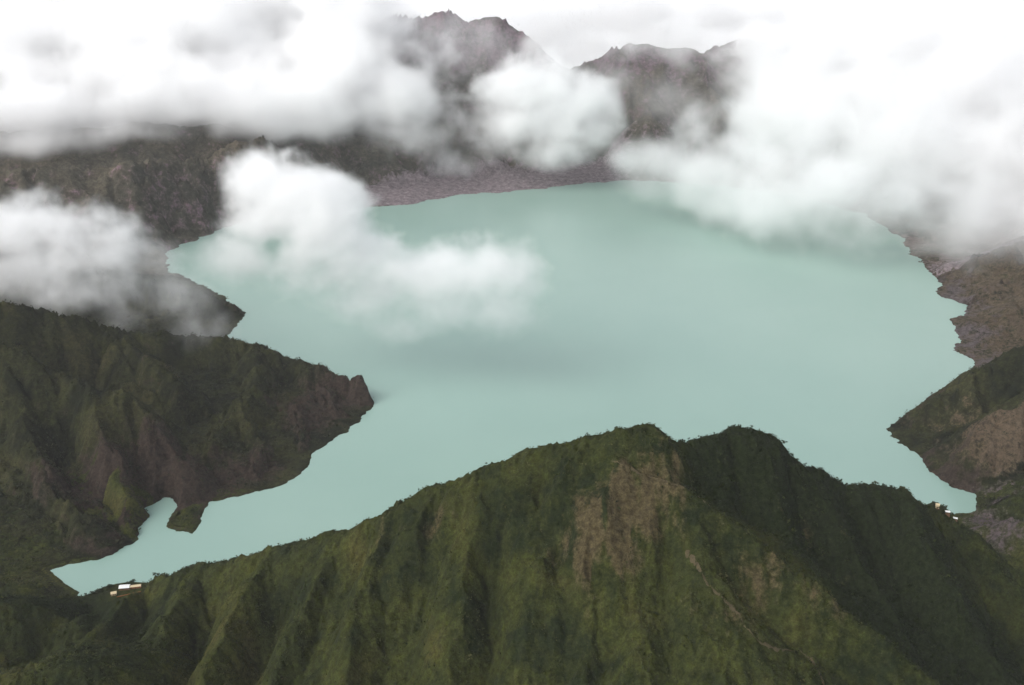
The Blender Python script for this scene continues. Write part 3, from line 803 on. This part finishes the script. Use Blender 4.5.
HAZE = 1.9e-5
M_HULL = vol_mat('thin_mist_fringe', .00012, grid=False)
def make_cloud(name, puffs, voxel, dens, label, cat, group=None, soft=.35, rough=.55, scale=None, wisp=0., seed=0., kind=None, grow=1.35, zlow=None, hull=.12, fringe=1., boost=.08):
    """puffs: (px, py, D, rx_px, ry_px, depth_m) measured in pixels at D, turned into metres here"""
    P = []
    WT = []
    for (px, py, D, rx, ry, dep, *wt) in puffs:
        WT.append(wt[0] if wt else 1.)
        x, y, z = at(px, py, D); m = D / (ray(px, py)[1] * FPX)
        P.append((x, y, z, rx * m, dep, ry * m))
    P = np.array(P, np.float32)
    g = grow
    lo = (P[:, :3] - P[:, 3:] * g).min(0); hi = (P[:, :3] + P[:, 3:] * g).max(0)
    if zlow is not None: lo[2] = max(lo[2], zlow)
    dims = [max(8, int(math.ceil((b - a) / voxel)) + 1) for a, b in zip(lo, hi)]
    ax = [np.linspace(a, b, d, dtype=np.float32) for a, b, d in zip(lo, hi, dims)]
    X, Y, Z = np.meshgrid(*ax, indexing='ij')
    S = scale or float(np.median(P[:, 5]) * 1.3)
    wx = fbm3(X, Y, Z, S * 1.5, 4, 40 + seed) * S * .22
    wy = fbm3(X, Y, Z, S * 1.5, 4, 60 + seed) * S * .22
    wz = fbm3(X, Y, Z, S * 1.5, 4, 80 + seed) * S * .16
    f = puff_field(X + wx, Y + wy, Z + wz, P)
    wn = wd = 0
    for (x, y, z, rx, ry, rz), q in zip(P, WT):
        e = np.exp(-5 * np.sqrt(((X - x) / rx) ** 2 + ((Y - y) / ry) ** 2 + ((Z - z) / rz) ** 2)) + 1e-12
        wn = wn + e * q; wd = wd + e
    wmap = (wn / wd).astype(np.float32)
    n = fbm3(X, Y, Z * 1.15, S, 6, seed, gain=.64)
    b = fbm3(X, Y, Z * 1.15, S * .8, 5, seed + 5, gain=.55, billow=True)
    f = f + rough * (.62 * n + .38 * (b - .35))
    zr = (Z - lo[2]) / (hi[2] - lo[2])
    f = f + boost
    d = np.clip(f / (soft * (.8 + fringe * (.8 - zr))), 0, 1) ** 1.5 * wmap
    if wisp:
        w = fbm3(X, Y, Z, S * .6, 4, seed + 9)
        d = d * np.clip(1 - wisp + wisp * (.5 + w * 1.3), 0, 1.5)
    # nothing may touch the box walls
    for axi, d_ in enumerate(dims):
        e = np.minimum(np.arange(d_), d_ - 1 - np.arange(d_)).astype(np.float32)
        e = np.clip(e / 4., 0, 1); shp = [1, 1, 1]; shp[axi] = d_
        d *= e.reshape(shp)
    me = bpy.data.meshes.new(name)
    me.vertices.add(d.size); me.vertices.foreach_set('co', np.stack([X, Y, Z], -1).astype(np.float32).ravel())
    at_ = me.attributes.new('thickness', 'FLOAT', 'POINT'); at_.data.foreach_set('value', d.astype(np.float32).ravel())
    mat = vol_mat(name + '_vapour', dens)
    root = None
    lo_t, hi_t = tuple(map(float, lo)), tuple(map(float, hi))
    # the cloud's outer fringe: a closed skin around the vapour, itself a thin mist
    tmp = bpy.data.objects.new('hull_source', me); link(tmp)
    md = tmp.modifiers.new('hull', 'NODES'); md.node_group = vol_nodes(dims, lo_t, hi_t, mat, M_HULL, hull, True)
    dg = bpy.context.evaluated_depsgraph_get()
    hm = bpy.data.meshes.new_from_object(tmp.evaluated_get(dg), depsgraph=dg)
    bpy.data.objects.remove(tmp)
    hm.name = name; hm.materials.clear(); hm.materials.append(M_HULL)
    root = bpy.data.objects.new(name, hm); link(root); tag(root, label, cat, group, kind)
    me.materials.append(mat)
    o = bpy.data.objects.new('vapour', me); link(o, root)
    md = o.modifiers.new('vapour', 'NODES'); md.node_group = vol_nodes(dims, lo_t, hi_t, mat, M_HULL, hull, False)
    print(name, dims, d.size, 'hull', len(hm.polygons), round(time.time() - T0, 1))
    return root

# the cloud drifting over the middle of the lake
make_cloud('cloud', [
    (262, 180, 1960, 44, 36, 80), (300, 190, 1960, 58, 38, 95), (342, 206, 1950, 44, 38, 90), (330, 192, 1955, 38, 34, 90), (268, 222, 1950, 56, 40, 95), (320, 232, 1940, 64, 44, 100), (295, 262, 1930, 60, 34, 90, .5), (240, 258, 1940, 46, 30, 80, .3),
    (375, 258, 1930, 58, 40, 100), (425, 280, 1920, 66, 42, 100, .7), (370, 292, 1920, 52, 32, 80, .4), (476, 274, 1910, 52, 38, 90, .7), (512, 280, 1900, 40, 38, 80, .4), (445, 310, 1900, 56, 28, 80, .3), (500, 310, 1900, 50, 28, 80, .2), (210, 255, 1960, 34, 24, 70, .12), (400, 325, 1900, 40, 20, 60, .15)],
    5.5, .045, 'lone white cumulus drifting low over the open middle of the lake', 'cloud', seed=1., soft=.75, rough=.55)
make_cloud('cloud', [
    (-40, 240, 2050, 70, 46, 120), (20, 232, 2050, 62, 36, 120), (72, 236, 2040, 56, 36, 110), (112, 254, 2030, 50, 36, 110, .8), (40, 265, 2030, 72, 34, 120, .9), (130, 286, 2000, 50, 36, 100, .6), (80, 290, 1990, 50, 28, 90, .4),
    (170, 300, 1990, 50, 36, 90, .4), (185, 326, 1970, 44, 24, 70, .3), (112, 322, 1960, 36, 24, 60, .3), (215, 322, 1980, 30, 22, 60, .25), (-10, 278, 2020, 60, 26, 110, .5), (150, 262, 2020, 40, 26, 80, .3)],
    7., .034, 'ragged grey-white cloud caught on top of the left headland', 'cloud', seed=4., soft=.9, rough=.7, wisp=.3)
make_cloud('cloud', [
    (545, 85, 3950, 46, 36, 150), (518, 92, 3950, 42, 40, 150), (578, 102, 3940, 42, 36, 150), (545, 122, 3920, 60, 34, 150), (592, 126, 3920, 30, 26, 120), (512, 125, 3920, 36, 26, 120), (555, 150, 3900, 50, 20, 110)],
    11, .030, 'round white puff of cloud in front of the gap beside the far peak', 'cloud', seed=8., soft=.7, rough=.45)
make_cloud('cloud', [
    (420, 90, 4330, 26, 34, 110), (450, 60, 4430, 40, 22, 110), (440, 40, 4560, 20, 16, 90), (458, 100, 4250, 32, 32, 110), (470, 135, 4120, 40, 26, 120), (450, 160, 4020, 36, 22, 110), (480, 150, 4030, 30, 16, 90)],
    11, .011, 'thin torn wisps of cloud on the near slope of the far peak', 'cloud', seed=12., soft=.9, rough=.9, wisp=.6)
make_cloud('cloud', [
    (-80, 64, 4200, 130, 74, 380), (30, 56, 4200, 120, 74, 360), (140, 52, 4250, 120, 76, 360), (240, 56, 4300, 110, 74, 350), (330, 66, 4250, 86, 60, 320), (375, 98, 4050, 48, 32, 200),
    (-60, 80, 3950, 110, 40, 300), (40, 78, 3950, 110, 40, 300), (150, 76, 4000, 110, 42, 300), (250, 78, 4080, 100, 42, 300), (335, 84, 4080, 80, 40, 280), (60, 20, 4500, 150, 50, 350), (220, 20, 4500, 120, 50, 350),
    (-60, 112, 3650, 110, 40, 260), (40, 110, 3650, 100, 36, 250), (150, 98, 3750, 90, 38, 260), (240, 104, 3850, 90, 34, 240), (320, 108, 3900, 90, 36, 240), (392, 110, 3900, 52, 32, 200, .8),
    (20, 132, 3480, 100, 16, 150, .35), (120, 128, 3560, 90, 14, 150, .3), (260, 134, 3760, 80, 14, 130, .3), (400, 136, 3850, 50, 16, 120, .3),
    (300, 10, 4500, 120, 50, 350), (100, 0, 4600, 160, 60, 350), (335, 35, 4500, 44, 44, 220), (-150, 20, 4600, 150, 90, 350)],
    18, .030, 'huge white cloud bank spilling over the far left crater wall', 'cloud', seed=15., soft=.65, rough=.65, scale=270)
make_cloud('cloud', [
    (636, 148, 3450, 30, 22, 140, .45), (668, 158, 3350, 44, 32, 180, .7), (650, 178, 3350, 36, 20, 140, .25), (715, 168, 3250, 60, 42, 230), (690, 130, 3500, 36, 26, 160, .5), (720, 196, 3150, 50, 18, 150, .3), (775, 188, 3050, 70, 46, 260), (840, 198, 2900, 76, 48, 260), (905, 202, 2800, 76, 46, 260), (975, 208, 2750, 86, 50, 260), (1060, 218, 2700, 90, 50, 260),
    (775, 110, 3600, 62, 56, 280), (800, 85, 3700, 70, 56, 300), (870, 100, 3600, 90, 70, 320), (950, 105, 3600, 100, 72, 320), (1050, 120, 3500, 110, 80, 320), (900, 150, 3200, 130, 60, 300), (1000, 160, 3100, 120, 60, 300), (1100, 170, 3000, 120, 70, 300),
    (780, 55, 4300, 50, 34, 260), (860, 55, 4300, 90, 40, 300), (960, 55, 4200, 110, 44, 300)],
    17, .011, 'huge white cloud bank covering the right shore of the lake', 'cloud', seed=19., soft=.65, rough=.8, scale=230)
make_cloud('cloud', [
    (600, 36, 4420, 44, 20, 130), (650, 36, 4420, 54, 26, 150, .8), (690, 50, 4400, 44, 28, 150, .8), (730, 66, 4350, 36, 38, 150), (560, 26, 4600, 54, 26, 160), (640, 16, 4700, 90, 26, 200), (730, 18, 4700, 80, 28, 200), (535, 44, 4600, 30, 20, 120),
    (640, 90, 4250, 80, 40, 150, .3), (700, 110, 4150, 40, 40, 120, .35), (470, 50, 4350, 70, 50, 150, .24), (550, 45, 4300, 50, 26, 150, .6), (410, 30, 4450, 40, 30, 120, .25)],
    13, .010, 'low veil of cloud trailing across the far peak and the long ridge right of it', 'cloud', seed=23., soft=.8, rough=.6, wisp=.3)

def deck():
    """cloud deck behind the rim out to the horizon"""
    lo = np.array((-9000., 5000., 60.)); hi = np.array((9000., 22000., 760.))
    dims = [160, 150, 16]
    return lo, hi, dims
def make_deck():
    lo, hi, dims = deck()
    ax = [np.linspace(a, b, d, dtype=np.float32) for a, b, d in zip(lo, hi, dims)]
    X, Y, Z = np.meshgrid(*ax, indexing='ij')
    n = fbm3(X, Y, Z * 2.0, 1500, 5, 33., gain=.55)
    top = 560 + 170 * fbm3(X, Y, Z * 0, 1700, 5, 71.)
    f = (top - Z) / 160 + .7 * n
    d = np.clip(f / .6, 0, 1) * np.clip((Z - 60) / 120, 0, 1)
    for axi, d_ in enumerate(dims[:2]):
        e = np.clip(np.minimum(np.arange(d_), d_ - 1 - np.arange(d_)).astype(np.float32) / 6., 0, 1); shp = [1, 1, 1]; shp[axi] = d_
        d *= e.reshape(shp)
    d[:, :, -1] = 0; d[:, :, 0] = 0
    me = bpy.data.meshes.new('clouds'); me.vertices.add(d.size); me.vertices.foreach_set('co', np.stack([X, Y, Z], -1).astype(np.float32).ravel())
    at_ = me.attributes.new('thickness', 'FLOAT', 'POINT'); at_.data.foreach_set('value', d.astype(np.float32).ravel())
    mat = vol_mat('cloud_deck_vapour', .006)
    lo_t, hi_t = tuple(map(float, lo)), tuple(map(float, hi))
    tmp = bpy.data.objects.new('hull_source', me); link(tmp)
    md = tmp.modifiers.new('hull', 'NODES'); md.node_group = vol_nodes(dims, lo_t, hi_t, mat, M_HULL, .2, True)
    dg = bpy.context.evaluated_depsgraph_get()
    hm = bpy.data.meshes.new_from_object(tmp.evaluated_get(dg), depsgraph=dg); bpy.data.objects.remove(tmp)
    hm.name = 'clouds'; hm.materials.clear(); hm.materials.append(M_HULL)
    root = bpy.data.objects.new('clouds', hm); link(root)
    tag(root, 'white sheet of cloud beyond the far peaks reaching to the horizon', 'clouds', None, 'stuff')
    me.materials.append(mat); o = bpy.data.objects.new('vapour', me); link(o, root)
    md = o.modifiers.new('vapour', 'NODES'); md.node_group = vol_nodes(dims, lo_t, hi_t, mat, M_HULL, .2, False)
make_deck()

# ------------------------------------------------------------------ the air between here and the far rim
hv = [(x, y, z) for x in (-5000., 5000.) for y in (-600., 5700.) for z in (-16., 830.)]
hf = [(0, 1, 3, 2), (4, 6, 7, 5), (0, 4, 5, 1), (2, 3, 7, 6), (0, 2, 6, 4), (1, 5, 7, 3)]
hz = bpy.data.objects.new('haze', mesh_py('haze', hv, hf, vol_mat('pale_air', HAZE, col=(.97, .96, .97), grid=False))); link(hz)
tag(hz, 'pale thin haze filling the crater', 'haze', None, 'stuff')

# ------------------------------------------------------------------ light
EL, AZ = 42., 238.      # AZ: compass direction the sun stands in, from +Y clockwise
sun = bpy.data.lights.new('sun', 'SUN'); sun.energy = 1.1; sun.angle = R(60); sun.color = (1., .96, .90)
so = bpy.data.objects.new('sun', sun); link(so)
so.rotation_euler = (R(90 - EL), 0, R(180 - AZ))
w = bpy.data.worlds.new('World'); sc.world = w; w.use_nodes = True
nt = w.node_tree; nt.nodes.clear()
wo = nt.nodes.new('ShaderNodeOutputWorld'); bg = nt.nodes.new('ShaderNodeBackground'); bg.inputs['Strength'].default_value = .15
sky = nt.nodes.new('ShaderNodeTexSky'); sky.sky_type = 'NISHITA'; sky.sun_disc = False; sky.sun_elevation = R(EL); sky.sun_rotation = R(AZ)
sky.dust_density = 2.; sky.air_density = 1.
hs = nt.nodes.new('ShaderNodeHueSaturation'); hs.inputs['Saturation'].default_value = .25
nt.links.new(sky.outputs[0], hs.inputs['Color']); nt.links.new(hs.outputs[0], bg.inputs['Color']); nt.links.new(bg.outputs[0], wo.inputs['Surface'])

# ------------------------------------------------------------------ camera and render settings
cam = bpy.data.cameras.new('camera'); co = bpy.data.objects.new('camera', cam); link(co)
cam.sensor_width = 36.; cam.lens = 36. * FPX / W; cam.clip_start = 1.; cam.clip_end = 150000.
co.location = (0, 0, CAM_Z); co.rotation_euler = (R(90) - PITCH, 0, 0)
sc.camera = co
sc.render.engine = 'CYCLES'
c = sc.cycles
c.use_denoising = True; c.denoiser = 'OPENIMAGEDENOISE'
c.max_bounces = 22; c.diffuse_bounces = 2; c.glossy_bounces = 2; c.transparent_max_bounces = 64; c.volume_bounces = 20
c.volume_step_rate = 1.5; c.volume_max_steps = 512
c.use_adaptive_sampling = True; c.adaptive_threshold = .03
c.caustics_reflective = False; c.caustics_refractive = False
vs = sc.view_settings; vs.view_transform = 'Standard'; vs.look = 'None'; vs.exposure = .64; vs.gamma = 1.; vs.use_curve_mapping = False
print('built', round(time.time() - T0, 1))
